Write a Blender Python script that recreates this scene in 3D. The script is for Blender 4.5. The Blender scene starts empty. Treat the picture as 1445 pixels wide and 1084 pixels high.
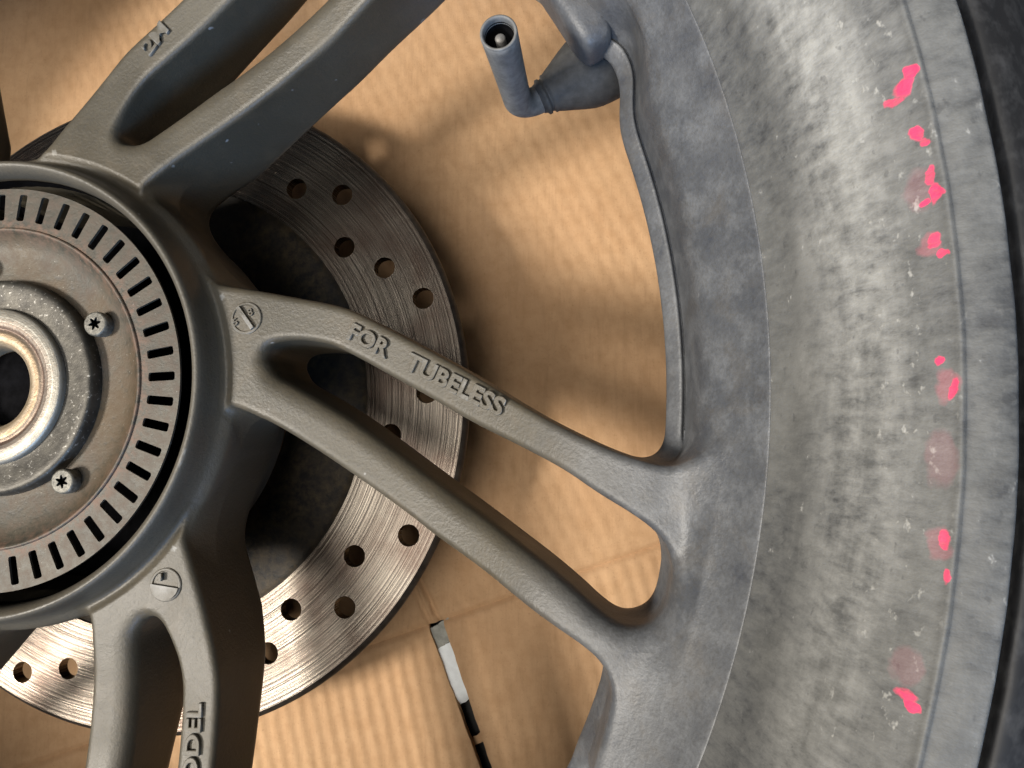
import bpy, bmesh, math, random
import numpy as np
from mathutils import Vector, Matrix
from mathutils.geometry import delaunay_2d_cdt

random.seed(4)
rng = np.random.default_rng(7)
MM = 0.001
scene = bpy.context.scene
col = scene.collection

# ------------------------------------------------------------------ camera
cam_d = bpy.data.cameras.new('camera')
cam = bpy.data.objects.new('camera', cam_d)
col.objects.link(cam)
cam.matrix_world = (Matrix.Translation((0.1889, -0.020, 0.2032))
                    @ Matrix.Rotation(math.radians(7.92), 4, 'Y')
                    @ Matrix.Rotation(math.radians(5.22), 4, 'X'))
cam_d.sensor_width = 36.0
cam_d.lens = 26.25
cam_d.clip_start = 0.005
cam_d.clip_end = 50.0
scene.camera = cam

# ------------------------------------------------------------------ light
world = bpy.data.worlds.new('World')
scene.world = world
world.use_nodes = True
bg = world.node_tree.nodes['Background']
bg.inputs['Color'].default_value = (0.80, 0.90, 1.0, 1)
bg.inputs['Strength'].default_value = 0.06


def area_lamp(name, azim, elev, dist, size, power, colour, target=(0.10, 0.0, -0.03)):
    l = bpy.data.lights.new(name, 'AREA')
    l.shape = 'RECTANGLE'
    l.size = size[0]
    l.size_y = size[1]
    l.energy = power
    l.color = colour
    o = bpy.data.objects.new(name, l)
    col.objects.link(o)
    a, e = math.radians(azim), math.radians(elev)
    d = Vector((math.cos(a) * math.cos(e), math.sin(a) * math.cos(e), math.sin(e)))
    o.location = Vector(target) + d * dist
    o.rotation_euler = d.to_track_quat('Z', 'Y').to_euler()
    return o


area_lamp('window_light', 196, 50, 2.2, (0.40, 0.32), 64, (1.0, 0.93, 0.83))
area_lamp('doorway_light', 286, 30, 2.4, (1.4, 0.8), 42, (0.30, 0.56, 1.0))
area_lamp('overhead_fill', 235, 74, 1.7, (1.0, 1.0), 23, (1.0, 0.94, 0.85))  # unseen overhead fill, added to lift the shaded cardboard

cy = scene.cycles
cy.max_bounces = 6
cy.diffuse_bounces = 3
cy.glossy_bounces = 3
cy.transmission_bounces = 0
cy.caustics_reflective = False
cy.caustics_refractive = False
cy.use_adaptive_sampling = True
cy.adaptive_threshold = 0.03

vs = scene.view_settings
vs.view_transform = 'Standard'
vs.look = 'None'
vs.exposure = 0.0
vs.gamma = 1.0
vs.use_curve_mapping = False


# ------------------------------------------------------------------ helpers
def tag(o, label=None, cat=None, group=None, kind=None):
    if label: o['label'] = label
    if cat: o['category'] = cat
    if group: o['group'] = group
    if kind: o['kind'] = kind
    return o


def empty(name, loc=(0, 0, 0)):
    o = bpy.data.objects.new(name, None)
    o.location = loc
    o.empty_display_size = 0.05
    col.objects.link(o)
    return o


def link(name, me, mat=None, parent=None):
    o = bpy.data.objects.new(name, me)
    col.objects.link(o)
    if mat is not None and len(me.materials) == 0:
        me.materials.append(mat)
    if parent is not None:
        o.parent = parent
        o.matrix_parent_inverse = parent.matrix_world.inverted()
    return o


def mesh(name, verts, faces, smooth=True, normals=None):
    """verts in millimetres"""
    me = bpy.data.meshes.new(name)
    v = np.asarray(verts, float) * MM
    me.from_pydata(v.tolist(), [], [list(map(int, f)) for f in faces])
    me.update()
    if smooth:
        me.polygons.foreach_set('use_smooth', [True] * len(me.polygons))
        if normals is not None:
            me.normals_split_custom_set_from_vertices(np.asarray(normals, float).tolist())
    return me


def chaikin(p, n=2, closed=False):
    p = np.asarray(p, float)
    for _ in range(n):
        if closed:
            q = np.roll(p, -1, 0)
            a, b = .75 * p + .25 * q, .25 * p + .75 * q
            p = np.stack([a, b], 1).reshape(-1, 2)
        else:
            a, b = .75 * p[:-1] + .25 * p[1:], .25 * p[:-1] + .75 * p[1:]
            p = np.vstack([p[:1], np.stack([a, b], 1).reshape(-1, 2), p[-1:]])
    return p


def lathe(name, prof, seg=256, closed=False, smooth=True, sharp=None, rfun=None):
    """prof: list of (r, z) in mm"""
    prof = np.asarray(prof, float)
    n = len(prof)
    th = np.pi + np.arange(seg) * 2 * np.pi / seg
    V = np.empty((seg, n, 3))
    V[:, :, 0] = np.cos(th)[:, None] * prof[None, :, 0]
    V[:, :, 1] = np.sin(th)[:, None] * prof[None, :, 0]
    V[:, :, 2] = prof[None, :, 1]
    if rfun is not None:
        V = rfun(V, th, prof)
    i = np.arange(seg)
    F = []
    m = n if closed else n - 1
    j = np.arange(m)
    I, J = np.meshgrid(i, j, indexing='ij')
    I2, J2 = (I + 1) % seg, (J + 1) % n
    F = np.stack([I * n + J, I2 * n + J, I2 * n + J2, I * n + J2], -1).reshape(-1, 4)
    me = mesh(name, V.reshape(-1, 3), F, smooth)
    # a real UV: arc angle (in mm at r = 240) and profile length
    uv = me.uv_layers.new(name='band')
    s = np.concatenate([[0], np.cumsum(np.hypot(*np.diff(np.vstack([prof, prof[:1]]), axis=0).T))])
    U = np.stack([I, I + 1, I + 1, I], -1).reshape(-1) * (2 * np.pi / seg) * 240 * MM
    W = s[np.stack([J, J, J + 1, J + 1], -1).reshape(-1)] * MM
    uv.data.foreach_set('uv', np.stack([U, W], 1).ravel())
    return me


def flip(me):
    me.flip_normals()
    return me


def prism_with_holes(name, rings, z0, z1, keep, smooth=False, chamfer=0.0):
    """flat plate: rings = list of closed 2-D loops (mm); keep(x, y) says what is solid"""
    pts, edges, loops = [], [], []
    for r in rings:
        k = len(pts)
        n = len(r)
        pts += [Vector((float(a), float(b))) for a, b in r]
        edges += [(k + i, k + (i + 1) % n) for i in range(n)]
        loops.append(np.arange(k, k + n))
    vo, eo, fo, ov, oe, of = delaunay_2d_cdt(pts, edges, [], 0, 1e-6)
    P = np.array([[v.x, v.y] for v in vo])
    F = [f for f in fo]
    T = np.array([f for f in F if len(f) == 3])
    c = P[T].mean(1)
    T = T[keep(c[:, 0], c[:, 1])]
    a = P[T]
    area = (a[:, 1, 0] - a[:, 0, 0]) * (a[:, 2, 1] - a[:, 0, 1]) - (a[:, 1, 1] - a[:, 0, 1]) * (a[:, 2, 0] - a[:, 0, 0])
    T[area < 0] = T[area < 0][:, ::-1]
    n = len(P)
    # walls get their own vertices so that they shade apart from the faces
    V = [np.c_[P, np.full(n, z1)], np.c_[P, np.full(n, z0)]]
    faces = T.tolist() + (T[:, ::-1] + n).tolist()
    ecount = {}
    for t in T.tolist():
        for u, v in ((t[0], t[1]), (t[1], t[2]), (t[2], t[0])):
            ecount[(u, v)] = 1
    k = 2 * n
    W = {}
    ex = []
    for (u, v) in ecount:
        if (v, u) not in ecount:
            for q in (u, v):
                if q not in W:
                    W[q] = k
                    ex += [[P[q, 0], P[q, 1], z1], [P[q, 0], P[q, 1], z0]]
                    k += 2
            faces.append([W[v], W[u], W[u] + 1, W[v] + 1])
    V.append(np.array(ex))
    me = mesh(name, np.vstack(V), faces, False)
    if smooth:
        nf = len(T) * 2
        s = np.zeros(len(me.polygons), bool)
        s[nf:] = True
        me.polygons.foreach_set('use_smooth', s)
    return me


def circle(r, n, cx=0, cy=0, a0=0):
    t = a0 + np.arange(n) * 2 * np.pi / n
    return np.c_[cx + r * np.cos(t), cy + r * np.sin(t)]


def sweep(name, path, radii, seg=28, cap=True):
    """tube along a 3-D path (mm)"""
    path = np.asarray(path, float)
    n = len(path)
    t = np.gradient(path, axis=0)
    t /= np.linalg.norm(t, axis=1)[:, None]
    u = np.cross(t[0], [0.31, 0.2, 0.93]); u /= np.linalg.norm(u)
    V = []
    for i in range(n):
        u = u - t[i] * (u @ t[i]); u /= np.linalg.norm(u)
        w = np.cross(t[i], u)
        a = np.arange(seg) * 2 * np.pi / seg
        V.append(path[i] + radii[i] * (np.cos(a)[:, None] * u + np.sin(a)[:, None] * w))
    V = np.vstack(V)
    F = []
    for i in range(n - 1):
        for j in range(seg):
            j2 = (j + 1) % seg
            F.append([i * seg + j, i * seg + j2, (i + 1) * seg + j2, (i + 1) * seg + j])
    if cap:
        F.append(list(range(seg))[::-1])
        F.append([(n - 1) * seg + j for j in range(seg)])
    return mesh(name, V, F, True)


# ------------------------------------------------------------------ materials
class NT:
    def __init__(self, name):
        self.m = bpy.data.materials.new(name)
        self.m.use_nodes = True
        self.t = self.m.node_tree
        self.b = self.t.nodes['Principled BSDF']
        self.co = self.t.nodes.new('ShaderNodeTexCoord')

    def n(self, kind, **kw):
        x = self.t.nodes.new(kind)
        for k, v in kw.items():
            setattr(x, k, v)
        return x

    def l(self, a, b):
        self.t.links.new(a, b)

    def setv(self, sock, v):
        if hasattr(v, 'is_linked') or isinstance(v, bpy.types.NodeSocket):
            self.l(v, sock)
        else:
            sock.default_value = v

    def noise(self, scale, detail=4, rough=.55, vec=None, dist=0, dim='3D', w=None):
        x = self.n('ShaderNodeTexNoise', noise_dimensions=dim)
        x.inputs['Scale'].default_value = scale
        x.inputs['Detail'].default_value = detail
        x.inputs['Roughness'].default_value = rough
        x.inputs['Distortion'].default_value = dist
        if dim == '1D':
            self.l(w, x.inputs['W'])
        else:
            self.l(vec if vec is not None else self.co.outputs['Object'], x.inputs['Vector'])
        return x.outputs['Fac']

    def ramp(self, fac, stops, interp='LINEAR'):
        x = self.n('ShaderNodeValToRGB')
        x.color_ramp.interpolation = interp
        e = x.color_ramp.elements
        while len(e) < len(stops):
            e.new(.5)
        for k, (p, c) in enumerate(stops):
            e[k].position = p
            e[k].color = (c if isinstance(c, (tuple, list)) else (c, c, c)) + ((1,) if isinstance(c, (tuple, list)) else (1,)) if isinstance(c, (tuple, list)) else (c, c, c, 1)
        self.l(fac, x.inputs['Fac'])
        return x.outputs['Color']

    def math(self, op, a, b=None, c=None, clamp=False):
        x = self.n('ShaderNodeMath', operation=op, use_clamp=clamp)
        for k, v in enumerate((a, b, c)):
            if v is not None:
                self.setv(x.inputs[k], v)
        return x.outputs[0]

    def mix(self, fac, a, b, mode='MIX'):
        x = self.n('ShaderNodeMix', data_type='RGBA', blend_type=mode)
        self.setv(x.inputs[0], fac)
        for k, v in ((6, a), (7, b)):
            if isinstance(v, (tuple, list)):
                x.inputs[k].default_value = tuple(v) + (1,) if len(v) == 3 else v
            else:
                self.l(v, x.inputs[k])
        return x.outputs[2]

    def bump(self, height, dist, strength=1.0, normal=None):
        x = self.n('ShaderNodeBump')
        x.inputs['Distance'].default_value = dist
        x.inputs['Strength'].default_value = strength
        self.l(height, x.inputs['Height'])
        if normal is not None:
            self.l(normal, x.inputs['Normal'])
        return x.outputs['Normal']

    def sep(self, vec):
        x = self.n('ShaderNodeSeparateXYZ')
        self.l(vec, x.inputs[0])
        return x.outputs

    def comb(self, x_, y_, z_=0.0):
        x = self.n('ShaderNodeCombineXYZ')
        for k, v in enumerate((x_, y_, z_)):
            self.setv(x.inputs[k], v)
        return x.outputs[0]

    def radius(self):
        s = self.sep(self.co.outputs['Object'])
        return self.math('SQRT', self.math('ADD', self.math('MULTIPLY', s[0], s[0]), self.math('MULTIPLY', s[1], s[1])))

    def out(self, **kw):
        names = dict(color='Base Color', rough='Roughness', metal='Metallic', normal='Normal', spec='Specular IOR Level',
                     aniso='Anisotropic', tangent='Tangent', coat='Coat Weight', sheen='Sheen Weight')
        for k, v in kw.items():
            s = self.b.inputs[names[k]]
            if isinstance(v, (tuple, list)):
                s.default_value = tuple(v) + (1,) if len(v) == 3 else v
            elif isinstance(v, (int, float)):
                s.default_value = v
            else:
                self.l(v, s)
        return self.m


def mat_cast(name='cast_paint', tint=(0.061, 0.052, 0.036), dust=(0.105, 0.091, 0.065)):
    """sand-cast dark paint; towards the rim it is smoother and smeared with pale dust"""
    N = NT(name)
    geo = N.n('ShaderNodeNewGeometry')
    pos = geo.outputs['Position']
    P = N.sep(pos)
    rad = N.math('SQRT', N.math('ADD', N.math('MULTIPLY', P[0], P[0]), N.math('MULTIPLY', P[1], P[1])))
    out = N.ramp(N.math('MULTIPLY', rad, 4.0), [(.66, 0.0), (.81, 1.0)])
    big = N.noise(26, 5, .62, vec=pos, dist=.4)
    grain = N.noise(1050, 3, .65, vec=pos)
    c = N.mix(N.ramp(big, [(.35, 0.0), (.72, .6)]), tint, dust)
    rimc = N.mix(N.ramp(big, [(.34, 0.0), (.68, 1.0)]), (0.062, 0.067, 0.077), (0.112, 0.116, 0.123))
    mid = N.noise(115, 5, .70, vec=pos, dist=.15)
    rimc = N.mix(N.ramp(mid, [(.46, 0.0), (.66, .6)]), rimc, (0.16, 0.167, 0.178))
    rimc = N.mix(N.ramp(mid, [(.30, .7), (.42, 0.0)]), rimc, (0.040, 0.045, 0.058))
    c = N.mix(out, c, rimc)
    c = N.mix(N.math('MULTIPLY', N.ramp(grain, [(.45, 0.0), (.72, 1.0)]), .4), c, (0.045, 0.043, 0.040))
    spk = N.noise(210, 2, .5, vec=pos)
    c = N.mix(N.math('MULTIPLY', N.ramp(spk, [(.75, 0.0), (.79, 1.0)]), N.math('SUBTRACT', .65, N.math('MULTIPLY', out, .5))), c, (0.42, 0.42, 0.41))
    mud = N.noise(75, 5, .68, vec=pos, dist=.5)
    c = N.mix(N.math('MULTIPLY', N.ramp(mud, [(.52, 0.0), (.68, 1.0)]), N.math('SUBTRACT', .45, N.math('MULTIPLY', out, .25))), c, (0.105, 0.084, 0.056))
    # paint rubbed thin on the outward corners
    wear = N.math('MULTIPLY', N.ramp(geo.outputs['Pointiness'], [(.535, 0.0), (.60, 1.0)]), N.ramp(spk, [(.38, .1), (.62, .75)]))
    c = N.mix(wear, c, (0.24, 0.235, 0.22))
    rough = N.ramp(big, [(.3, .40), (.7, .58)])
    return N.out(color=c, rough=rough, spec=.5, normal=N.bump(grain, .00017, .8))


def mat_tyre():
    N = NT('worn_rubber')
    uvn = N.n('ShaderNodeUVMap', uv_map='band')
    uv = uvn.outputs['UV']
    S = N.sep(uv)
    u, s = S[0], S[1]
    # streaks run round the tyre: stretch the noise along it
    rad = N.radius()
    smear = N.noise(64, 5, .66, vec=N.comb(N.math('MULTIPLY', u, .26), s, 0.0), dist=.25)
    chip = N.noise(330, 3, .62, vec=N.comb(N.math('MULTIPLY', u, .8), s, 8.0))
    dash = N.noise(240, 4, .68, vec=N.comb(N.math('MULTIPLY', u, 1.5), N.math('MULTIPLY', s, .7), 4.0))
    clump = N.noise(34, 3, .55, vec=N.comb(u, s, 1.0))
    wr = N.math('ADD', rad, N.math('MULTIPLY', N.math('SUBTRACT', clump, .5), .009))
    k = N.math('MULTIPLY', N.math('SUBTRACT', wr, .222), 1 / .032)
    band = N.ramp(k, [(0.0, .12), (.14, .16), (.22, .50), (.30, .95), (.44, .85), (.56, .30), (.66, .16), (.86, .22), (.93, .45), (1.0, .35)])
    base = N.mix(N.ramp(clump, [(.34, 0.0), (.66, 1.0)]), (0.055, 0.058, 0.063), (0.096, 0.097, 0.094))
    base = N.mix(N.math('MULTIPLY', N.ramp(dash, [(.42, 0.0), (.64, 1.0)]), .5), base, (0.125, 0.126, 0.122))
    pale_streak = N.math('MULTIPLY', band, N.ramp(N.math('ADD', N.math('MULTIPLY', smear, .6), N.math('MULTIPLY', dash, .4)), [(.38, .10), (.60, 1.0)]))  # pale streaks, strongest in a band round the sidewall
    up = N.ramp(N.math('ADD', N.math('MULTIPLY', N.math('ARCTAN2', N.sep(N.co.outputs['Object'])[1], N.sep(N.co.outputs['Object'])[0]), 1.0), .5), [(.18, .50), (.50, .80), (.66, 1.0)])  # more streak and less brown towards positive angles
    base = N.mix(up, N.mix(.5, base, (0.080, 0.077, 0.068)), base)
    c = N.mix(N.math('MULTIPLY', pale_streak, up), base, (0.37, 0.37, 0.355))
    # chalky flecks and rubbed-off nicks, in clusters
    cl = N.ramp(clump, [(.40, 1.0), (.56, .10)])
    c = N.mix(N.math('MULTIPLY', N.ramp(dash, [(.33, 1.0), (.42, 0.0)]), N.math('MULTIPLY', cl, .42)), c, (0.030, 0.031, 0.034))
    c = N.mix(N.math('MULTIPLY', N.ramp(chip, [(.30, 1.0), (.36, 0.0)]), .35), c, (0.035, 0.036, 0.040))
    edge = N.ramp(k, [(.36, .10), (.46, 1.0), (.60, .7), (.70, .08), (.88, .12), (.95, 1.0)])
    c = N.mix(N.math('MULTIPLY', N.ramp(chip, [(.62, 0.0), (.70, 1.0)]), N.math('MULTIPLY', edge, .7)), c, (0.44, 0.435, 0.41))
    c = N.mix(N.math('MULTIPLY', N.ramp(chip, [(.69, 0.0), (.74, 1.0)]), .6), c, (0.36, 0.36, 0.35))
    # the tread is bare black rubber
    tread = N.math('GREATER_THAN', rad, .2523)
    trc = N.mix(N.ramp(chip, [(.45, 0.0), (.75, 1.0)]), (0.016, 0.016, 0.017), (0.045, 0.045, 0.046))
    c = N.mix(tread, c, trc)
    fade = N.math('SUBTRACT', 1.0, N.math('MULTIPLY', tread, .85))
    # dabs of pink paint along the moulded rib: (arc mm, profile offset mm, half length, half width, strength)
    wob = N.n('ShaderNodeTexNoise')
    wob.inputs['Scale'].default_value = 260
    wob.inputs['Detail'].default_value = 3
    N.l(uv, wob.inputs['Vector'])
    off = N.n('ShaderNodeVectorMath', operation='SUBTRACT')
    N.l(wob.outputs['Color'], off.inputs[0]); off.inputs[1].default_value = (.5, .5, .5)
    sc_ = N.n('ShaderNodeVectorMath', operation='SCALE'); sc_.inputs['Scale'].default_value = .0032
    N.l(off.outputs[0], sc_.inputs[0])
    O = N.sep(sc_.outputs[0])
    ang = N.math('ARCTAN2', N.sep(N.co.outputs['Object'])[1], N.sep(N.co.outputs['Object'])[0])
    arc = N.math('ADD', N.math('MULTIPLY', ang, .240), O[0])
    rr = N.math('ADD', rad, O[1])
    solid = None
    haze = None
    dabs = PINK
    for deg, r0, hl, hw, k in dabs:
        dx = N.math('DIVIDE', N.math('SUBTRACT', arc, math.radians(deg) * .240), hl * .85 * MM)
        dy = N.math('DIVIDE', N.math('SUBTRACT', rr, r0 * MM), hw * .85 * MM)
        d = N.math('ADD', N.math('MULTIPLY', dx, dx), N.math('MULTIPLY', dy, dy))
        m = N.math('MULTIPLY', N.ramp(d, [(.50, 1.0), (1.0, 0.0)]), k)
        if k >= .8:
            solid = m if solid is None else N.math('MAXIMUM', solid, m)
        else:
            haze = m if haze is None else N.math('MAXIMUM', haze, m)
    c = N.mix(haze, c, (0.62, 0.10, 0.16))
    solid = N.math('MULTIPLY', solid, N.ramp(dash, [(.34, .35), (.50, .95)]))
    c = N.mix(solid, c, (0.76, 0.040, 0.13))
    h = N.math('MULTIPLY', N.math('ADD', N.math('MULTIPLY', chip, .5), dash), fade)
    return N.out(color=c, rough=.60, spec=.35, normal=N.bump(h, .00032, .7))


PINK = [(9.9, 241.6, 1.9, 1.5, 1.0), (10.3, 242.6, 1.4, 1.0, 1.0), (9.6, 240.4, .9, 1.5, .9),
        (7.9, 241.9, 1.6, 1.4, 1.0), (7.5, 242.6, 1.1, 1.0, .9),
        (6.1, 242.4, 2.6, .75, 1.0), (5.3, 242.6, 2.2, 1.0, 1.0), (5.0, 241.2, .8, 1.0, 1.0),
        (3.5, 242.0, 1.3, 1.3, .85), (2.9, 242.4, 1.0, .8, .8),
        (-1.2, 241.4, 1.0, .8, 1.0), (-2.4, 242.9, 2.0, .6, .85),
        (-14.0, 241.2, 1.4, 1.6, 1.0), (-14.3, 241.9, .9, .9, 1.0),
        (-8.0, 242.8, 1.6, 1.0, .85), (-9.4, 243.4, 1.5, .6, .8),
        (-2.2, 242.0, 3.6, 2.2, .22), (5.6, 241.0, 5.0, 2.4, .10), (3.4, 241.4, 2.4, 1.9, .22),
        (-5.0, 241.5, 6.0, 2.4, .08), (-8.2, 242.2, 3.2, 1.9, .16), (-13.0, 240.8, 4.0, 2.4, .08)]


def mat_disc():
    N = NT('brake_track_steel')
    r = N.radius()
    g1 = N.noise(4200, 3, .6, dim='1D', w=r)
    g2 = N.noise(1300, 4, .75, dim='1D', w=r)
    mott = N.noise(38, 5, .6)
    c = N.mix(N.ramp(g2, [(.32, 0.0), (.66, 1.0)]), (0.040, 0.034, 0.030), (0.25, 0.22, 0.185))
    c = N.mix(N.math('MULTIPLY', N.ramp(mott, [(.40, 0.0), (.66, 1.0)]), .75), c, (0.070, 0.046, 0.036))
    h = N.math('ADD', N.math('MULTIPLY', g1, .5), g2)
    tan = N.n('ShaderNodeTangent', direction_type='RADIAL', axis='Z')
    return N.out(color=c, metal=1.0, rough=N.ramp(g1, [(.3, .20), (.7, .30)]), aniso=.6, tangent=tan.outputs[0],
                 normal=N.bump(h, .00010, .7))


def mat_carrier():
    N = NT('disc_carrier_rust')
    big = N.noise(55, 6, .65)
    mid = N.noise(260, 5, .7)
    c = N.mix(N.ramp(mid, [(.38, 0.0), (.66, 1.0)]), (0.005, 0.0045, 0.004), (0.060, 0.041, 0.019))
    c = N.mix(N.ramp(big, [(.45, 0.0), (.7, .8)]), c, (0.022, 0.018, 0.015))
    return N.out(color=c, metal=.15, rough=.62, normal=N.bump(mid, .0004, .8))


def mat_ring():
    """sensor ring: dull zinc with pinkish-brown corrosion towards the bead"""
    N = NT('sensor_ring_zinc')
    r = N.radius()
    big = N.noise(48, 5, .65)
    mid = N.noise(330, 5, .7)
    fine = N.noise(1100, 3, .6)
    c = N.mix(N.ramp(big, [(.35, 0.0), (.7, 1.0)]), (0.045, 0.040, 0.030), (0.084, 0.074, 0.055))
    bead = N.ramp(N.math('MULTIPLY', N.math('ABSOLUTE', N.math('SUBTRACT', r, .0495)), 100.0), [(.05, 1.0), (.42, 0.0)])
    rust = N.math('MULTIPLY', N.ramp(mid, [(.42, 0.0), (.62, 1.0)]), N.math('ADD', N.math('MULTIPLY', bead, .9), .30))
    c = N.mix(rust, c, (0.14, 0.088, 0.062))
    dish = N.ramp(N.math('MULTIPLY', r, 10), [(.30, 1.0), (.47, .55), (.50, 0.0)])
    ochre = N.math('MULTIPLY', N.ramp(N.noise(34, 3, .5), [(.42, 0.0), (.62, 1.0)]), dish)
    c = N.mix(N.math('MULTIPLY', ochre, .85), c, (0.085, 0.052, 0.020))
    c = N.mix(N.math('MULTIPLY', N.ramp(mid, [(.30, .8), (.42, 0.0)]), .8), c, (0.035, 0.032, 0.028))
    sp = N.ramp(fine, [(.68, 0.0), (.75, 1.0)])
    c = N.mix(N.math('MULTIPLY', sp, .6), c, (0.34, 0.315, 0.27))
    h = N.math('ADD', N.math('MULTIPLY', mid, .8), N.math('MULTIPLY', fine, .3))
    return N.out(color=c, metal=.15, rough=N.ramp(mid, [(.3, .48), (.7, .68)]), normal=N.bump(h, .00028, .8))


def mat_boss():
    N = NT('bearing_steel')
    r = N.radius()
    mid = N.noise(240, 5, .7)
    fine = N.noise(1200, 3, .6)
    ring = N.noise(900, 2, .5, dim='1D', w=r)
    c = N.mix(N.ramp(ring, [(.35, 0.0), (.65, 1.0)]), (0.17, 0.15, 0.12), (0.38, 0.36, 0.31))
    line = N.ramp(N.math('ABSOLUTE', N.math('ADD', N.math('SUBTRACT', r, .0178), N.math('MULTIPLY', N.math('SUBTRACT', mid, .5), .0030))), [(.0, 1.0), (.0009, .8), (.0016, 0.0)])
    c = N.mix(N.math('MULTIPLY', line, .85), c, (0.11, 0.065, 0.05))
    c = N.mix(N.math('MULTIPLY', N.ramp(fine, [(.58, 0.0), (.7, 1.0)]), .6), c, (0.30, 0.22, 0.16))
    inner = N.ramp(N.math('MULTIPLY', r, 10), [(.165, 1.0), (.178, 0.0)])
    c = N.mix(N.math('MULTIPLY', inner, .5), c, (0.42, 0.30, 0.17))
    return N.out(color=c, metal=.6, rough=N.ramp(mid, [(.3, .40), (.7, .60)]), normal=N.bump(N.math('ADD', mid, N.math('MULTIPLY', fine, .4)), .0003, .7))


def mat_seal():
    N = NT('seal_grey_steel')
    mid = N.noise(200, 5, .7)
    fine = N.noise(900, 3, .6)
    c = N.mix(N.ramp(mid, [(.35, 0.0), (.7, 1.0)]), (0.035, 0.032, 0.027), (0.085, 0.078, 0.064))
    c = N.mix(N.math('MULTIPLY', N.ramp(fine, [(.62, 0.0), (.7, 1.0)]), .5), c, (0.5, 0.48, 0.44))
    return N.out(color=c, metal=.5, rough=.48, normal=N.bump(mid, .0003, .7))


def mat_simple(name, colour, rough=.5, metal=0.0, noise=260, amt=.35, bump=.0002, spec=.5):
    N = NT(name)
    f = N.noise(noise, 5, .65)
    dark = tuple(x * (1 - amt) for x in colour)
    lite = tuple(min(1, x * (1 + amt)) for x in colour)
    c = N.mix(N.ramp(f, [(.35, 0.0), (.65, 1.0)]), dark, lite)
    return N.out(color=c, rough=rough, metal=metal, spec=spec, normal=N.bump(f, bump, .7))


def mat_card():
    N = NT('corrugated_cardboard')
    big = N.noise(14, 4, .55)
    mp = N.n('ShaderNodeMapping')
    mp.inputs['Rotation'].default_value = (0, 0, math.radians(-24))
    mp.inputs['Scale'].default_value = (1.0, .09, 1.0)
    N.l(N.co.outputs['Object'], mp.inputs['Vector'])
    fib = N.noise(420, 4, .65, vec=mp.outputs[0])
    mid = N.noise(150, 5, .65)
    fine = N.noise(900, 4, .7)
    c = N.mix(N.ramp(big, [(.3, 0.0), (.7, 1.0)]), (0.47, 0.288, 0.158), (0.55, 0.352, 0.200))
    c = N.mix(N.math('MULTIPLY', N.ramp(mid, [(.42, 0.0), (.7, 1.0)]), .45), c, (0.37, 0.21, 0.10))
    c = N.mix(N.math('MULTIPLY', N.ramp(fine, [(.58, 0.0), (.72, 1.0)]), .45), c, (0.28, 0.155, 0.075))
    c = N.mix(N.math('MULTIPLY', N.ramp(fib, [(.50, 0.0), (.72, 1.0)]), .25), c, (0.30, 0.175, 0.09))
    h = N.math('ADD', N.math('MULTIPLY', fib, .7), N.math('MULTIPLY', fine, .4))
    return N.out(color=c, rough=.82, spec=.25, normal=N.bump(h, .00025, .7))


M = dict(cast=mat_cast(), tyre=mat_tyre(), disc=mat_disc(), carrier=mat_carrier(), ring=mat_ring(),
         boss=mat_boss(), seal=mat_seal(), card=mat_card(),
         lip=mat_cast('hub_lip_paint', (0.072, 0.063, 0.047), (0.122, 0.108, 0.084)),
         letter=mat_cast('letter_paint', (0.068, 0.058, 0.041), (0.112, 0.098, 0.072)),
         screw=mat_simple('screw_steel', (0.13, 0.122, 0.102), .5, .3, 900, .5),
         rubber=mat_simple('valve_rubber', (0.046, 0.046, 0.046), .66, 0, 420, .25, .00008),
         valve=mat_simple('valve_metal', (0.15, 0.150, 0.147), .62, .1, 420, .25, .00008),
         core=mat_simple('valve_core', (0.16, 0.155, 0.15), .55, .3),
         dark=mat_simple('recess_shade', (0.005, 0.005, 0.006), .9, spec=.03),  # near-black: the shade of bores and recesses put into the colour
         paper=mat_simple('white_paper', (0.84, 0.88, 0.91), .7, 0, 240, .06),
         floor=mat_simple('floor_dark', (0.035, 0.033, 0.032), .8, 0, 40, .4))

# ------------------------------------------------------------------ ground: floor and cardboard
CARD_Z = -120.0
fl = mesh('floor', [(-900, -900, CARD_Z - 9), (900, -900, CARD_Z - 9), (900, 900, CARD_Z - 9), (-900, 900, CARD_Z - 9)], [(0, 1, 2, 3)], False)
tag(link('floor', fl, M['floor']), kind='structure')

box = empty('cardboard_box', (0, 0, (CARD_Z - 4) * MM))
bpy.context.view_layer.update()
tag(box, 'flattened brown corrugated cardboard box spread under the wheel, with fold line and slot', 'cardboard')

# the fold line: through (55, -113.7) and (209, -57.5); e1 along it, e2 across it (away from the viewer's bottom)
A0 = np.array([107.6, -94.6])
e1 = np.array([154.0, 56.2]); e1 /= np.linalg.norm(e1)
e2 = np.array([-e1[1], e1[0]])


def lowfreq(x, y, k=0):
    return (np.sin(x / 31.0 + k) * np.cos(y / 43.0 + 1.3 * k) + .6 * np.sin((x + y) / 19.0 + 2 * k) + .4 * np.cos((x - 1.7 * y) / 13.0 + k))


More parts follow.
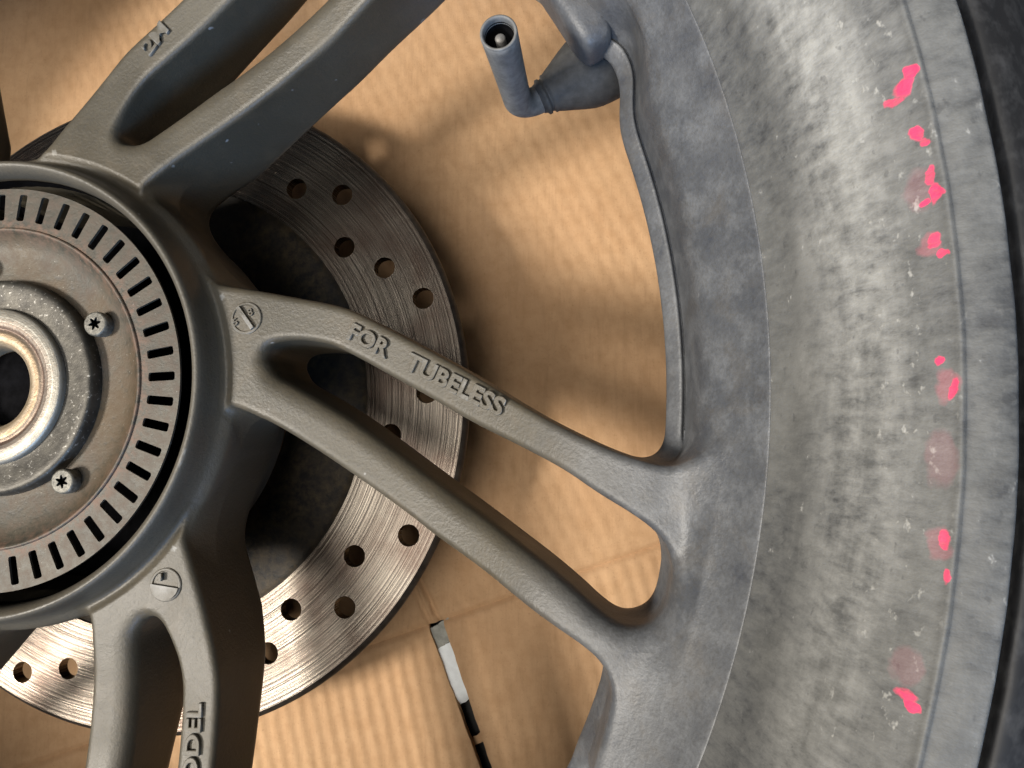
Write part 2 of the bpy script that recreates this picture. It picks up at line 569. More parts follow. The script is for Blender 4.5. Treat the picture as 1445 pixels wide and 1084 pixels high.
def card_panel(name, s0, s1, t0, t1, angle, z, ds=1.0, dt=4.0, edge0=None, amp=.26, pitch=6.1, fold=None, seed=0, thick=3.6):
    """sheet in the (s along fold, t across fold) frame; flutes run at `angle` degrees from e2"""
    ns = int((s1 - s0) / ds) + 1
    tt = np.concatenate([np.arange(0, 8, .8), np.arange(8, max(abs(t0), abs(t1)) + dt, dt)])
    tt = tt if t1 > 0 else -tt[::-1]
    nt = len(tt)
    S, T = np.meshgrid(np.linspace(s0, s1, ns), tt, indexing='ij')
    if edge0 is not None:
        S = edge0(S, T)
    P = A0 + S[..., None] * e1 + T[..., None] * e2
    a = math.radians(angle)
    q = S * math.cos(a) + T * math.sin(a)
    ph = q + .10 * lowfreq(P[..., 0], P[..., 1], seed)
    w = np.sin(2 * np.pi * ph / pitch)
    w = np.sign(w) * np.abs(w) ** .8
    gain = .75 + .45 * lowfreq(P[..., 0] * .8, P[..., 1] * .5, seed + 4) / 2
    near = np.clip(np.abs(T) / 5.0, 0, 1)
    Z = z + near * amp * gain * w + near * .28 * lowfreq(P[..., 0] * .6, P[..., 1] * .6, seed + 2)
    if fold is not None:
        Z = Z - fold(S, T)
    top = np.concatenate([P, Z[..., None]], -1).reshape(-1, 3)
    n = len(top)
    i, j = np.meshgrid(np.arange(ns - 1), np.arange(nt - 1), indexing='ij')
    k = i * nt + j
    F = np.stack([k, k + nt, k + nt + 1, k + 1], -1).reshape(-1, 4)
    V = [top]
    faces = F.tolist()
    # cut edges: doubled rim so they shade crisp
    loop = list(range(0, ns * nt, nt)) + [(ns - 1) * nt + x for x in range(1, nt)] + [x * nt + nt - 1 for x in range(ns - 2, -1, -1)] + list(range(nt - 2, 0, -1))
    L = len(loop)
    rim = top[loop]
    V += [rim, rim - np.array([0, 0, thick])]
    for x in range(L):
        y = (x + 1) % L
        faces.append([n + x, n + L + x, n + L + y, n + y])
    me = mesh(name, np.vstack(V), faces, True)
    return link(name, me, M['card'], box)


def fold_main(S, T):        # the score line, and the crushed flutes continuing the slot
    d = 1.25 * np.exp(-(T / 1.1) ** 2) - .3 * np.exp(-((T - 3.0) / 1.4) ** 2)
    s = S - 3.0 + .10 * T
    g = np.clip((34 - T) / 12, 0, 1)
    d = d + g * (1.6 * np.exp(-((s + 2.4) / 1.0) ** 2) + 2.0 * np.exp(-((s - 1.8) / 1.2) ** 2) - .6 * np.exp(-((s) / .7) ** 2))
    return d


card_panel('panel', -330, 230, 0.0, 400, 6.5, CARD_Z, fold=fold_main, seed=1, dt=2.5, amp=.14, ds=.9)
card_panel('flap', -330, -.2, -210, 0.0, -6.0, CARD_Z, seed=2, dt=2.5, amp=.34,
           edge0=lambda S, T: S + np.clip((S + 60) / 60, 0, 1) * (-.10 * T * -1 * -1 * .3 + .10 * np.sin(T / 3.1) + .08 * np.sin(T / 1.7)),
           fold=lambda S, T: 1.25 * np.exp(-(T / 1.1) ** 2) - .35 * np.exp(-((T + 3.2) / 1.4) ** 2))
card_panel('flap', 6.6, 230, -210, 0.0, -4.0, CARD_Z, seed=3, dt=2.5, amp=.22,
           edge0=lambda S, T: S + np.clip((66.6 - S) / 60, 0, 1) * (-.006 * -T + .10 * np.sin(T / 2.7 + 1) + .08 * np.sin(T / 1.3)),
           fold=lambda S, T: 1.25 * np.exp(-(T / 1.1) ** 2) - .35 * np.exp(-((T + 3.2) / 1.4) ** 2))


def strip_in_slot(name, t0, t1, z, mat, lift=0.0, s0=-2.0, s1=9.0, curl=0.0, parent=None):
    V, F = [], []
    n = 24
    for i in range(n + 1):
        t = t0 + (t1 - t0) * i / n
        for s in np.linspace(s0, s1, 7):
            wob = .25 * math.sin(t * .9 + s) + .18 * math.sin(t * 2.1 - s * 1.4)
            te = t + (.5 * math.sin(s * 1.7) + (s - 3) * .22 if i in (0, n) else 0)
            p = A0 + e1 * s + e2 * te
            c = -curl * max(0, (i / n - .8) / .2) ** 2
            V.append((p[0], p[1], z + wob + c))
    for i in range(n):
        for j in range(6):
            a = i * 7 + j
            F.append((a, a + 7, a + 8, a + 1))
    k = len(V)
    V += [(x, y, zz - .25) for x, y, zz in V]
    F += [tuple(reversed([q + k for q in f])) for f in F]
    me = mesh(name, V, F, True)
    if me.polygons[0].normal.z < 0:
        me.flip_normals()
    return link(name, me, mat, parent)


M['grey_board'] = mat_simple('grey_board', (0.30, 0.30, 0.27), .8, 0, 300, .2)
tag(strip_in_slot('paper_strip', -9.5, -36.0, CARD_Z - 1.3, M['paper'], curl=3.0),
    'torn white paper strip showing through the slot in the cardboard', 'paper')
tag(strip_in_slot('board_scrap', -1.0, -10.2, CARD_Z - 1.1, M['grey_board']),
    'small grey scrap of board at the top of the cardboard slot', 'scrap')
tag(strip_in_slot('cardboard_scrap', -50.5, -54.0, CARD_Z - 4.4, M['card']),
    'narrow brown cardboard scrap across the bottom of the slot', 'scrap')

# ------------------------------------------------------------------ the wheel
wheel = empty('motorcycle_wheel', (0, 0, -116 * MM))
bpy.context.view_layer.update()
tag(wheel, 'dark grey cast motorcycle wheel with dusty tyre and drilled brake disc lying on cardboard', 'wheel')

# ---- signed distances used for the cast body
def seg_poly_sd(px, py, poly):
    """signed distance to a closed polygon, negative inside"""
    px = px.astype(np.float64); py = py.astype(np.float64)
    d = np.full(px.shape, 1e18)
    inside = np.zeros(px.shape, bool)
    n = len(poly)
    for i in range(n):
        ax, ay = poly[i]; bx, by = poly[(i + 1) % n]
        ex, ey = bx - ax, by - ay
        L = ex * ex + ey * ey
        if L < 1e-14: continue
        wx, wy = px - ax, py - ay
        t = np.clip((wx * ex + wy * ey) / L, 0, 1)
        d = np.minimum(d, (wx - t * ex) ** 2 + (wy - t * ey) ** 2)
        if ay != by:
            c = ((ay > py) != (by > py)) & (px < (bx - ax) * (py - ay) / (by - ay) + ax)
            inside ^= c
    d = np.sqrt(d)
    return np.where(inside, -d, d)


def smin(a, b, k):
    h = np.maximum(k - np.abs(a - b), 0) / k
    return np.minimum(a, b) - h * h * k * .25


def smax(a, b, k):
    return -smin(-a, -b, k)


UP = [(56, 36), (68.5, 31), (82.1, 28.7), (95.9, 25.9), (106.9, 23.5), (112.8, 21.5), (123.5, 16), (136.9, 8.8), (148.8, 2.2), (165.3, -8), (173.4, -12.6), (186, -18.8), (194, -21.8), (200, -23.4), (206, -23.5), (212, -23)]
GU = [(85.0, 9.8), (86.2, 12.0), (89.5, 13.2), (97.5, 13.4), (105.6, 11.9), (112.7, 8.6), (123.6, 2.7), (137.2, -4.5), (150.2, -11.9), (165.4, -19), (176.2, -24.4), (184.4, -30), (192, -34.3), (198, -38.6), (201.0, -43), (201.8, -48)]
GL = [(85.0, 8.0), (87.4, 3.2), (95.2, -0.9), (104.7, -6.1), (113.1, -10.8), (121.2, -16.1), (130.8, -22.2), (141.1, -28.8), (152, -35.6), (162.7, -42.6), (171, -48), (178.8, -53.6), (184.8, -58.6), (189, -61), (193.7, -61.4), (198.2, -59.6), (201.0, -55), (201.8, -48)]
LO = [(56, -2), (66, -5), (76.0, -6.2), (83.4, -9.3), (90.1, -12.3), (103.8, -20.2), (117.6, -28.6), (132.3, -37.6), (140.5, -43.0), (153.1, -49.9), (165.8, -57.9), (173.6, -62.3), (180.9, -66.2), (185.5, -70.0), (187.5, -76), (186, -84), (183, -95)]
Y = np.vstack([chaikin(UP, 2), [(214, -32), (212, -55), (206, -76), (200, -92)], chaikin(LO[::-1], 2)])
GAP = np.vstack([chaikin(GU, 2), chaikin(GL, 2)[::-1]])
Z_TOP = -5.0


def z_top(r):
    # the spokes dish upwards towards the rim
    r = np.asarray(r, float)
    t = np.clip(r - 85, 0, 88)
    u = np.clip(r - 173, 0, 32)
    return Z_TOP - .05 * t + .003 * t * t + .478 * u - .0059 * u * u + .1 * np.maximum(r - 205, 0)


def z_bot(r):
    return -41.0 + .36 * np.clip(np.asarray(r, float) - 100, 0, 105)



HUB = chaikin([(66.0, -60), (66.0, -20), (66.0, -4), (66.4, .6), (67.4, 2.9), (68.8, 3.9), (69.9, 3.2), (70.5, 1.0), (71.0, -2.5), (72.0, -5.6), (73.6, -7.4), (75.0, -9.5), (74.6, -16), (72.8, -27), (71.4, -40), (70.5, -50), (69, -60)], 2, True)
RIM = chaikin([(221.5, -46), (218.9, -40), (212.0, -22), (205.2, -4), (202.5, .8), (202.2, 2.4), (202.9, 3.6), (204.6, 5.3), (206.0, 6.4), (206.5, 5.2), (206.9, 4.2), (207.4, 6.6), (208.2, 15.5), (209.6, 22.5), (212.4, 26.8), (216.8, 31.9), (220.6, 37.2), (221.6, 38.6), (222.0, 38.4), (222.0, 36.4), (222.4, 28), (223, 10), (224, -30), (225, -46)], 2, True)


H = .75
gx = np.arange(44, 226, H); gy = np.arange(-122, 64, H); gz = np.arange(-50, 44, H)
X2, Y2 = np.meshgrid(gx, gy, indexing='ij')
D2 = seg_poly_sd(X2, Y2, Y)
DG = seg_poly_sd(X2, Y2, GAP)
R2 = np.hypot(X2, Y2)
# the lathe profiles only need an (r, z) table
tr = np.arange(55, 250, .25); tz = np.arange(-52, 46, .25)
TR, TZ = np.meshgrid(tr, tz, indexing='ij')
TH = seg_poly_sd(TR, TZ, HUB); TRM = seg_poly_sd(TR, TZ, RIM)


def table(T, r, z):
    a = np.clip((r - tr[0]) / .25, 0, len(tr) - 1.001); b = np.clip((z - tz[0]) / .25, 0, len(tz) - 1.001)
    i = a.astype(int); j = b.astype(int); f = a - i; g = b - j
    return T[i, j] * (1 - f) * (1 - g) + T[i + 1, j] * f * (1 - g) + T[i, j + 1] * (1 - f) * g + T[i + 1, j + 1] * f * g


def gap_shift(x, y, r):
    # behind the gap of each spoke the rim's inner lip steps back
    d = (np.degrees(np.arctan2(y, x)) + 14.0 + 30) % 60 - 30
    return 6.5 * np.exp(-(np.abs(d) / 4.6) ** 4) * np.clip((213 - r) / 6, 0, 1)


STAMP = (79.5, 20.0, 4.9)


def field(x, y, z, d2, dg, stamp):
    r = np.hypot(x, y)
    # walls lean out a little towards the back (casting draft), more so inside the gap
    dep = np.maximum(z_top(r) - z, 0)
    d = d2 - dep * .02
    top = (z - (z_top(r) - 4.0 * np.clip((76.0 - r) / 3.2, 0, 1) ** 1.5)) * .9
    side = np.clip(.5 + ((x - 85) * .4386 + (y - 9) * .8987) / 18.0, 0, 1)      # 1 on the upper strand, 0 on the lower
    sp = smax(smax(smax(d, top, 2.2), -dg, 6.0 - 4.0 * side), (z_bot(r) - z) * .94, 5.0)
    sp = smax(sp, 69.5 - r, 1.0)          # the bore stays clear
    hb = table(TH, r, z); rm = table(TRM, r - gap_shift(x, y, r), z)
    a = smin(sp, hb, 4.0 + 9.0 * np.clip((-7 - z) / 12, 0, 1))
    f = smin(a, rm, 9.0)
    infl = np.minimum(hb, rm) - f
    return f, infl


def grid_at(D, x, y):
    a = np.clip((x - gx[0]) / H, 0, len(gx) - 1.001); b = np.clip((y - gy[0]) / H, 0, len(gy) - 1.001)
    i = a.astype(int); j = b.astype(int); f = a - i; g = b - j
    return D[i, j] * (1 - f) * (1 - g) + D[i + 1, j] * f * (1 - g) + D[i, j + 1] * (1 - f) * g + D[i + 1, j + 1] * f * g


def spoke_mesh(stamp):
    F = np.empty((len(gx), len(gy), len(gz)), np.float32)
    for k, z in enumerate(gz):
        F[:, :, k], _ = field(X2, Y2, np.full_like(X2, z), D2, DG, stamp)
    neg = F < 0
    c = neg.astype(np.int8)
    sm = sum(c[i:c.shape[0] - 1 + i, j:c.shape[1] - 1 + j, k:c.shape[2] - 1 + k] for i in (0, 1) for j in (0, 1) for k in (0, 1))
    mixed = (sm > 0) & (sm < 8)
    idx = np.full(mixed.shape, -1, np.int64)
    cells = np.argwhere(mixed)
    idx[mixed] = np.arange(len(cells))
    acc = np.zeros((len(cells), 3)); cnt = np.zeros(len(cells))
    i, j, k = cells.T
    for ax in range(3):
        o = [a for a in range(3) if a != ax]
        for u in (0, 1):
            for v in (0, 1):
                s = [0, 0, 0]; s[o[0]] = u; s[o[1]] = v
                e = list(s); e[ax] = 1
                a = F[i + s[0], j + s[1], k + s[2]]; b = F[i + e[0], j + e[1], k + e[2]]
                m = (a < 0) != (b < 0)
                t = np.where(m, a / np.where(m, a - b, 1), 0)
                p = np.tile(np.array(s, float), (len(cells), 1)); p[:, ax] = t
                acc[m] += p[m]; cnt[m] += 1
    P = (cells + acc / cnt[:, None]) * H + np.array([gx[0], gy[0], gz[0]])
    quads = []
    for ax in range(3):
        o = [(ax + 1) % 3, (ax + 2) % 3]
        sl0 = [slice(None)] * 3; sl1 = [slice(None)] * 3
        sl0[ax] = slice(0, -1); sl1[ax] = slice(1, None)
        a = neg[tuple(sl0)]; b = neg[tuple(sl1)]
        ch = a != b
        e = np.argwhere(ch)
        ok = (e[:, o[0]] > 0) & (e[:, o[1]] > 0) & (e[:, o[0]] < F.shape[o[0]] - 1) & (e[:, o[1]] < F.shape[o[1]] - 1)
        e = e[ok]
        fl_ = a[tuple(e.T)]
        q = []
        for u, v in ((-1, -1), (0, -1), (0, 0), (-1, 0)):
            w = e.copy(); w[:, o[0]] += u; w[:, o[1]] += v
            q.append(idx[tuple(w.T)])
        q = np.stack(q, 1)
        q[~fl_] = q[~fl_][:, ::-1]
        quads.append(q)
    Q = np.vstack(quads)

    def fe(p):
        return field(p[:, 0], p[:, 1], p[:, 2], grid_at(D2, p[:, 0], p[:, 1]), grid_at(DG, p[:, 0], p[:, 1]), stamp)

    def grad(p, h=.3):
        g = np.empty_like(p)
        for a in range(3):
            q = p.copy(); q[:, a] += h; f1 = fe(q)[0]; q[:, a] -= 2 * h; g[:, a] = f1 - fe(q)[0]
        return g / (np.linalg.norm(g, axis=1)[:, None] + 1e-12)

    for _ in range(3):
        f, infl = fe(P)
        step = np.clip(f, -.4, .4)
        P = P - grad(P) * step[:, None] * .9
    N_ = grad(P, .45)
    f, infl = fe(P)
    keep = (infl > .004)
    P = P + N_ * .02
    Q = Q[keep[Q].any(1)]
    used = np.unique(Q)
    m = np.full(len(P), -1); m[used] = np.arange(len(used))
    me = mesh('spoke', P[used], m[Q], True, N_[used])
    me.materials.append(M['cast'])
    return me


sp_plain = spoke_mesh(False)
sp_stamp = sp_plain
spokes = {}
for k, me in ((1, sp_plain), (0, sp_stamp), (-1, sp_stamp), (2, sp_plain), (3, sp_plain), (-2, sp_plain)):
    o = link('spoke', me, None, wheel)
    o.rotation_euler = (0, 0, k * math.pi / 3)
    o.location = (0, 0, 116 * MM)
    o.matrix_parent_inverse = Matrix.Identity(4)
    spokes[k] = o
bpy.context.view_layer.update()
hub = link('hub', flip(lathe('hub', HUB, 256, True)), M['lip'], wheel)


def rim_seat(V, th, prof):
    # the rim's inner lip is cut back where the valve sits
    d = (np.degrees(th) - 24.6 + 180) % 360 - 180
    g = 6.0 * np.exp(-(np.abs(d) / np.where(d < 0, 3.6, 2.4)) ** 2.4)[:, None] * np.clip((213 - prof[:, 0]) / 5, 0, 1)[None, :]
    R_ = np.hypot(V[:, :, 0], V[:, :, 1])
    f = 1 + (g + gap_shift(V[:, :, 0], V[:, :, 1], prof[None, :, 0])) / R_
    V[:, :, 0] *= f
    V[:, :, 1] *= f
    return V


rim = link('rim', flip(lathe('rim', RIM, 720, True, rfun=rim_seat)), M['cast'], wheel)


def rounded_block(name, cx, cy, cz, hx, hy, hz, ang, e=4.0, nu=36, nv=20):
    V, F = [], []
    a = math.radians(ang)
    for i in range(nv + 1):
        v = -math.pi / 2 + math.pi * i / nv
        for j in range(nu):
            u = 2 * math.pi * j / nu
            n = np.array([math.cos(v) * math.cos(u), math.cos(v) * math.sin(u), math.sin(v)])
            k = (abs(n[0]) ** e + abs(n[1]) ** e + abs(n[2]) ** e) ** (-1 / e)
            p = n * k * np.array([hx, hy, hz])
            p[1] += .0024 * p[0] ** 2 * -1          # follows the curve of the rim
            V.append((cx + p[0] * math.cos(a) - p[1] * math.sin(a), cy + p[0] * math.sin(a) + p[1] * math.cos(a), cz + p[2]))
    for i in range(nv):
        for j in range(nu):
            j2 = (j + 1) % nu
            F.append((i * nu + j, i * nu + j2, (i + 1) * nu + j2, (i + 1) * nu + j))
    return mesh(name, V, F, True)


vb_a = math.radians(30.6)
vb = link('valve_block', rounded_block('valve_block', 206.6 * math.cos(vb_a), 206.6 * math.sin(vb_a), 4.5, 17.5, 5.8, 8.5, 30.6 - 90), M['cast'], rim)

# ---- raised lettering and date stamps, children of their spoke
def lettering(text, spoke, x, y, ang, length, height, z=None, raise_=1.15, bold=.012, mat='letter'):
    cu = bpy.data.curves.new('t', 'FONT')
    cu.body = text
    cu.size = 1.0
    cu.extrude = .10
    cu.bevel_depth = .028
    cu.bevel_resolution = 1
    cu.offset = bold
    cu.resolution_u = 4
    o = bpy.data.objects.new('t', cu)
    col.objects.link(o)
    dg = bpy.context.evaluated_depsgraph_get()
    dg.update()
    me = bpy.data.meshes.new_from_object(o.evaluated_get(dg))
    bpy.data.objects.remove(o); bpy.data.curves.remove(cu)
    me.name = 'lettering'
    n = len(me.vertices)
    co = np.empty(n * 3); me.vertices.foreach_get('co', co); co = co.reshape(-1, 3)
    mn, mx = co.min(0), co.max(0)
    q = (co - mn) / (mx - mn)
    X, Yv = q[:, 0] * length, q[:, 1] * height
    a = math.radians(ang)
    co[:, 0] = x + X * math.cos(a) - Yv * math.sin(a)
    co[:, 1] = y + X * math.sin(a) + Yv * math.cos(a)
    co[:, 2] = (z_top(np.hypot(co[:, 0], co[:, 1])) if z is None else z) - .5 + q[:, 2] * (raise_ + .5)
    # the mould has worn: soften positions a touch
    me.vertices.foreach_set('co', (co * MM).ravel())
    me.update()
    me.materials.clear()
    me.materials.append(M[mat])
    ob = bpy.data.objects.new('lettering', me)
    col.objects.link(ob)
    ob.parent = spoke
    return ob


lettering('FOR', spokes[0], 111.2, 13.0, -27.2, 14.2, 5.3, bold=.02)
lettering('TUBELESS', spokes[0], 129.3, 3.6, -26.4, 32.6, 5.3, bold=.02)
# in the frame of the lower spoke (turned by -60 degrees) the word runs back towards the hub
lettering('MODEL', spokes[-1], 138.2, 3.9, 153.0, 26.5, 5.0)
lettering('2M', spokes[1], 112.6, 12.9, -16.0, 10.2, 4.6, raise_=1.1)


def stamp(spoke, bar_deg, half, marks):
    x, y, r = STAMP
    zf = Z_TOP + .12
    parts_v, parts_f = [], []
    k0 = 0
    nn = 40
    for rr, zz in ((r, Z_TOP - .4), (r, Z_TOP + .35), (r - .25, Z_TOP + .5), (r - .75, Z_TOP + .5), (r - .95, zf)):
        for q in range(nn):
            parts_v.append((x + rr * math.cos(2 * math.pi * q / nn), y + rr * math.sin(2 * math.pi * q / nn), zz))
    for lev in range(4):
        for q in range(nn):
            q2 = (q + 1) % nn
            parts_f.append((lev * nn + q, lev * nn + q2, (lev + 1) * nn + q2, (lev + 1) * nn + q))
    parts_f.append(tuple(4 * nn + q for q in range(nn)))

    def addbox(cx, cy, lx, ly, z0, z1, ang, tilt=0.0):
        a = math.radians(ang); k = len(parts_v)
        for dz, s in ((z0, 1.0), (z1, .86)):
            for sx, sy in ((-1, -1), (1, -1), (1, 1), (-1, 1)):
                X, Yv = sx * lx * (1 if dz == z0 else (lx - .25) / lx), sy * ly * (1 if dz == z0 else (ly - .15) / ly)
                parts_v.append((cx + X * math.cos(a) - Yv * math.sin(a), cy + X * math.sin(a) + Yv * math.cos(a), dz))
        parts_f.extend([(k + 4, k + 5, k + 6, k + 7)] + [(k + i, k + (i + 1) % 4, k + 4 + (i + 1) % 4, k + 4 + i) for i in range(4)])
    a = math.radians(bar_deg)
    if not half:
        # an arrow bar across the insert
        addbox(x, y, 4.3, .72, zf - .2, Z_TOP + 1.25, bar_deg)
    else:
        # half of the insert stands proud
        k = len(parts_v)
        n = 22
        for zz, rr in ((zf - .2, r - .35), (Z_TOP + 1.0, r - .5)):
            for i in range(n + 1):
                t = a + math.pi * (.02 + .96 * i / n)
                parts_v.append((x + rr * math.cos(t), y + rr * math.sin(t), zz))
        m = n + 1
        parts_f.append(tuple(k + m + i for i in range(m)))
        parts_f.extend([(k + i, k + i + 1, k + m + i + 1, k + m + i) for i in range(n)])
        parts_f.append((k + n, k, k + m, k + m + n))
    me = mesh('date_stamp', parts_v, parts_f, False)
    me.materials.append(M['letter'])
    o = bpy.data.objects.new('date_stamp', me)
    col.objects.link(o)
    o.parent = spoke
    for txt, mx, my, mang, ml, mh, mz in marks:
        ob = lettering(txt, spoke, x + mx, y + my, mang, ml, mh, z=mz, raise_=.55, bold=.0)
        ob.name = 'date_mark'
    return o


stamp(spokes[0], -53, False, [('8', 1.0, .4, 20, 1.6, 2.4, zf_ := Z_TOP + .12), ('5', -3.6, -2.4, 20, 1.5, 2.2, zf_)])
stamp(spokes[-1], 233, True, [('1', -2.0, -1.0, 60, 1.2, 2.2, Z_TOP + 1.0)])

# ---- sensor ring, dished plate, seal and bearing boss
NS = 49
R0S, R1S = 51.9, 60.3
th0 = math.radians(90.55)
rings = [circle(62.0, 196), circle(49.6, 150)]
slots = []
for k in range(NS):
    a = th0 - k * 2 * math.pi / NS
    hw, hr = 1.32, .65
    pts = []
    for cx, cy, b0 in ((R1S - hr, hw - hr, 0), (R0S + hr, hw - hr, 90), (R0S + hr, -hw + hr, 180), (R1S - hr, -hw + hr, 270)):
        for t in (0, 30, 60, 90):
            b = math.radians(b0 + t)
            pts.append((cx + hr * math.cos(b), cy + hr * math.sin(b)))
    p = np.array(pts)
    rings.append(np.c_[p[:, 0] * math.cos(a) - p[:, 1] * math.sin(a), p[:, 0] * math.sin(a) + p[:, 1] * math.cos(a)])


def ring_keep(x, y):
    r = np.hypot(x, y)
    ok = (r < 62) & (r > 49.5)
    a = np.arctan2(y, x)
    q = (th0 - a) / (2 * np.pi / NS)
    da = (q - np.round(q)) * (2 * np.pi / NS)
    xr, yr = r * np.cos(da), r * np.sin(da)
    hw, hr = 1.32, .65
    ax = np.abs(xr - (R0S + R1S) / 2) - ((R1S - R0S) / 2 - hr); ay = np.abs(yr) - (hw - hr)
    d = np.hypot(np.maximum(ax, 0), np.maximum(ay, 0)) + np.minimum(np.maximum(ax, ay), 0) - hr
    return ok & (d > -.02)


ring_me = prism_with_holes('sensor_ring', rings, -.9, 0.0, ring_keep, smooth=True)
link('sensor_ring', ring_me, M['ring'], wheel)
plate = lathe('dished_plate', chaikin([(49.8, -1.2), (49.7, .2), (49.3, .75), (48.6, .6), (47.6, -.9), (45.5, -2.6), (42.5, -3.8), (37, -4.6), (33, -4.8), (28, -4.8)], 2), 220)
link('dished_plate', flip(plate), M['ring'], wheel)
seal = lathe('seal_collar', chaikin([(33.6, -6), (33.4, -1.8), (32.9, -.6), (31.8, -.2), (29.5, -.5), (27.0, -.9), (24.4, -1.2), (23.6, -1.2)], 1), 180)
link('seal_collar', flip(seal), M['seal'], wheel)
boss = lathe('bearing_boss', [(24.2, -5), (24.1, -.2), (23.8, .7), (23.3, 1.05), (20.5, 1.1), (18.6, 1.0), (18.1, .5), (17.5, .3), (17.0, .75), (16.4, .9), (14.5, .7), (13.2, .1), (12.5, -1.2), (12.2, -4), (12.0, -30)], 180)
link('bearing_boss', flip(boss), M['boss'], wheel)
# black liner behind the ring and in the bore, standing for their deep shade
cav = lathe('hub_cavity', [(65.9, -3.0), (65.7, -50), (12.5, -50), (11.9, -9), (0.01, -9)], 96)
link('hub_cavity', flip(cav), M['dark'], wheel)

# ---- torx screws
star_pts = []
for k in range(36):
    a = 2 * math.pi * k / 36
    star_pts.append(((1.18 + .40 * math.cos(6 * a)) * math.cos(a), (1.18 + .40 * math.cos(6 * a)) * math.sin(a)))
star = np.array(star_pts) * 1.3


def screw_mesh():
    V, F = [], []
    n = 36
    t = np.arange(n) * 2 * np.pi / n
    loops = []
    for r, z in ((3.3, -6.0), (3.75, -1.2), (3.75, .35), (3.6, .8), (3.2, 1.0)):
        loops.append(np.c_[r * np.cos(t), r * np.sin(t), np.full(n, z)])
    loops.append(np.c_[star * 1.04, np.full(n, 1.02)])
    loops.append(np.c_[star, np.full(n, .8)])
    loops.append(np.c_[star * .95, np.full(n, -1.2)])
    for i in range(len(loops) - 1):
        for j in range(n):
            j2 = (j + 1) % n
            F.append((i * n + j, i * n + j2, (i + 1) * n + j2, (i + 1) * n + j))
    F.append(tuple((len(loops) - 1) * n + j for j in range(n)))
    me = mesh('screw', np.vstack(loops), F, False)
    s = np.zeros(len(me.polygons), bool); s[:n * 4] = True
    me.polygons.foreach_set('use_smooth', s)
    me.materials.append(M['screw'])
    me.materials.append(M['dark'])
    for p in list(me.polygons)[6 * n:]:
        p.material_index = 1  # socket walls and floor: their shade is in the colour
    return me


scr = screw_mesh()
for a, tw in ((29.2, 15), (-48.5, 40), (-122, 5), (104, 70), (171, 33)):
    o = link('screw', scr, None, wheel)
    a_ = math.radians(a)
    o.location = (38.3 * MM * math.cos(a_), 38.3 * MM * math.sin(a_), -1.0 * MM)
    o.rotation_euler = (0, 0, math.radians(tw))

# ---- brake disc
disc = empty('brake_disc', (0, 0, -84 * MM))
disc.parent = wheel
disc.matrix_parent_inverse = wheel.matrix_world.inverted()
bpy.context.view_layer.update()
holes = []
for k in range(40):
    r = (106.4, 116.0, 102.4, 111.6, 121.0)[k % 5]
    a = math.radians(55.6 - 9.0 * k)
    holes.append((r * math.cos(a), r * math.sin(a)))
HR = 4.3
# a few extra rings of vertices keep the big triangles in check
rings = [circle(130.4, 360), circle(92.0, 300)] + [circle(HR, 32, *h) for h in holes]
hx = np.array(holes)


def disc_keep(x, y):
    r = np.hypot(x, y)
    d = np.min(np.hypot(x[:, None] - hx[None, :, 0], y[:, None] - hx[None, :, 1]), 1)
    return (r < 130.4) & (r > 91.9) & (d > HR * .985)


track = prism_with_holes('track', rings, -85.0, -80.0, disc_keep, smooth=True)
trk = link('track', track, M['disc'], disc)
edge = lathe('edge_bevel', [(130.4, -85.1), (132.2, -84.4), (132.5, -83.0), (132.3, -81.6), (131.4, -80.6), (130.4, -79.98)], 360)
link('edge_bevel', edge, mat_simple('disc_edge', (0.05, 0.042, 0.036), .5, .4), disc)
carrier = lathe('carrier', chaikin([(92.3, -86), (92.3, -81.2), (91.6, -80.9), (90.5, -81.6), (84, -82.2), (74, -82.4), (58, -82.4), (58, -86)], 1), 240)
link('carrier', flip(carrier), M['carrier'], disc)

# ---- valve: rubber cone, elbow and open end
va = math.radians(27.6)
vr = np.array([math.cos(va), math.sin(va), 0.0])
zc = -15.0


def at_r(r, z=zc):
    return vr * r + np.array([0, 0, z])


valve = empty('valve_stem', (0, 0, 0))
valve.location = tuple(at_r(203) * MM)
valve.parent = wheel
bpy.context.view_layer.update()
valve.matrix_parent_inverse = wheel.matrix_world.inverted()
bpy.context.view_layer.update()
prof = [(216, 11.4), (212, 11.4), (208, 11.3), (205, 11.0), (202.5, 10.4), (199.5, 9.2), (196, 7.6), (193.5, 6.5), (192.3, 5.9), (191.6, 5.9), (191.3, 5.2), (190.6, 5.0), (190.3, 5.5), (189.5, 5.5), (189.1, 4.7), (188.2, 4.4)]
link('rubber_base', sweep('rubber_base', [at_r(r) for r, q in prof], [q for r, q in prof], 40), M['rubber'], valve)
path, rad = [], []
for r in np.linspace(191.0, 189.6, 4):
    path.append(at_r(r)); rad.append(4.15)
RB = 7.8
for t in np.linspace(0, math.pi / 2, 14)[1:]:
    path.append(at_r(189.6 - RB * math.sin(t), zc + RB * (1 - math.cos(t)))); rad.append(4.2)
top_xy = at_r(181.8, 27.5)
b = path[-1]
for t in np.linspace(0, 1, 12)[1:]:
    path.append(b + (top_xy - b) * t); rad.append(4.2 + .60 * t ** 1.5)
path += [top_xy + np.array([0, 0, .25]), top_xy + np.array([0, 0, .4]), top_xy + np.array([0, 0, .2]), top_xy + np.array([0, 0, -6.0])]
rad += [4.35, 4.05, 3.55, 3.45]
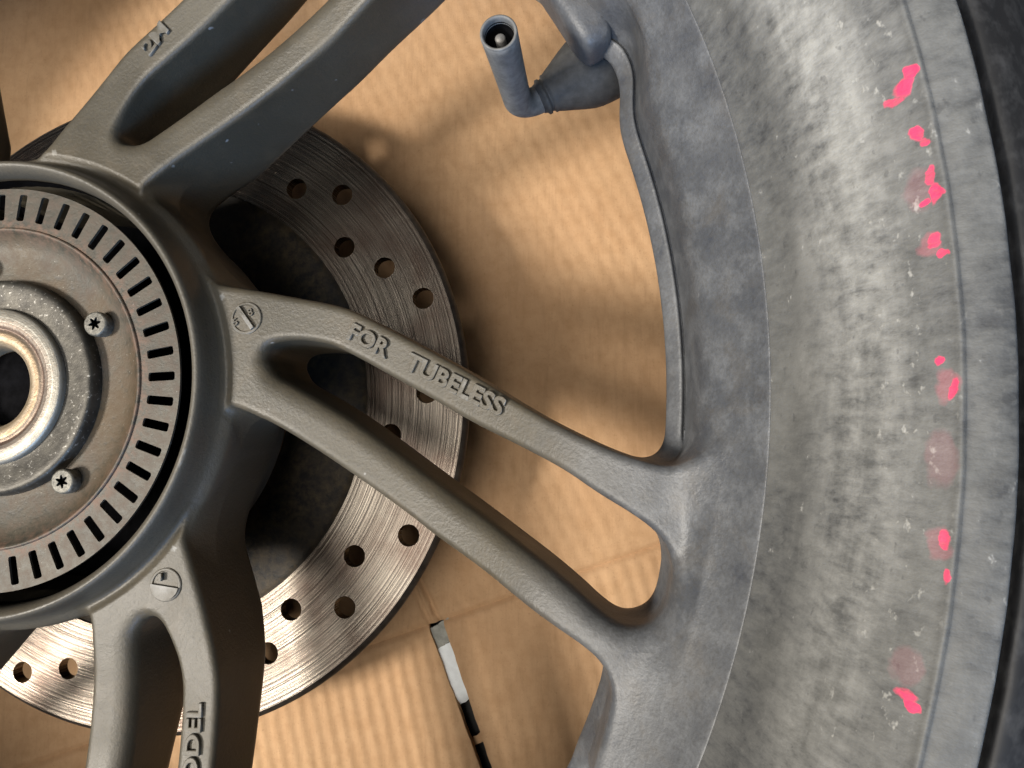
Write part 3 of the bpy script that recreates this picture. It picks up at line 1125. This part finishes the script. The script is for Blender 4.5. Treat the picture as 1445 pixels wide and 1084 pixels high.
# hollow end: sweep by rings, keep the frame of the last straight run
elb = sweep('elbow', path[:-3], rad[:-3], 36, cap=False)
link('elbow', elb, M['valve'], valve)
cup = lathe('open_end', [(4.8, -.05), (4.75, .35), (4.5, .55), (4.2, .5), (3.95, .2), (3.85, -.6), (3.7, -2.0)], 48)
oc = link('open_end', flip(cup), M['valve'], valve)
oc.location = Vector(top_xy * MM) - Vector((0, 0, 0))
oc.matrix_parent_inverse = valve.matrix_world.inverted()
well = lathe('valve_well', [(3.75, -1.2), (3.6, -9), (0.01, -9)], 40)
ow = link('valve_well', flip(well), M['dark'], valve)  # shade inside the open end, put in as a black lining
ow.location = Vector(top_xy * MM)
ow.matrix_parent_inverse = valve.matrix_world.inverted()
core = lathe('valve_core', [(1.35, -9), (1.35, -2.4), (1.1, -2.0), (0.01, -1.9)], 24)
o = link('valve_core', flip(core), M['core'], valve)
o.location = Vector(top_xy * MM)
o.matrix_parent_inverse = valve.matrix_world.inverted()

# ---- tyre
pro = [(218, 26), (220.4, 34.6), (221.6, 38.2), (222.8, 40.0), (225.0, 43.8), (226.8, 49.5), (229.6, 55.8), (232.8, 61.8), (236.2, 67.2), (239.4, 71.6), (241.6, 74.0), (242.9, 75.2), (243.4, 75.95), (243.8, 76.25), (244.3, 76.1), (244.7, 75.9), (246.5, 76.5), (249.0, 76.9), (251.0, 76.8), (251.8, 76.5), (252.3, 75.6), (252.5, 73.0), (252.9, 69.8), (254.2, 68.6), (255.4, 69.6), (255.8, 71.2), (257, 71.8), (260, 71.0), (266, 68.3), (274, 61.5), (282, 52), (289, 39), (294.5, 22), (297, 2), (297.5, -20)]
p1 = chaikin(pro, 2)
pm = p1[::-1][1:] * np.array([1, 1]); pm[:, 1] = -40 - pm[:, 1]; pm[:, 0] = np.maximum(pm[:, 0], 238)
tprof = np.vstack([p1, pm])


def tyre_wobble(V, th, prof):
    # the casing is not perfect: tiny lumps and scuffs
    r = prof[None, :, 0]; t = th[:, None]
    n = (np.sin(t * 37 + r * .31) * np.sin(t * 23 - r * .17) + .6 * np.sin(t * 71 + r * .7 + 1) + .5 * np.sin(t * 131 - r * 1.1))
    amp = np.clip((prof[:, 0] - 225) / 6, 0, 1) * .10
    V[:, :, 2] += n * amp[None, :] * np.sign(prof[:, 1] + 20)[None, :]
    return V


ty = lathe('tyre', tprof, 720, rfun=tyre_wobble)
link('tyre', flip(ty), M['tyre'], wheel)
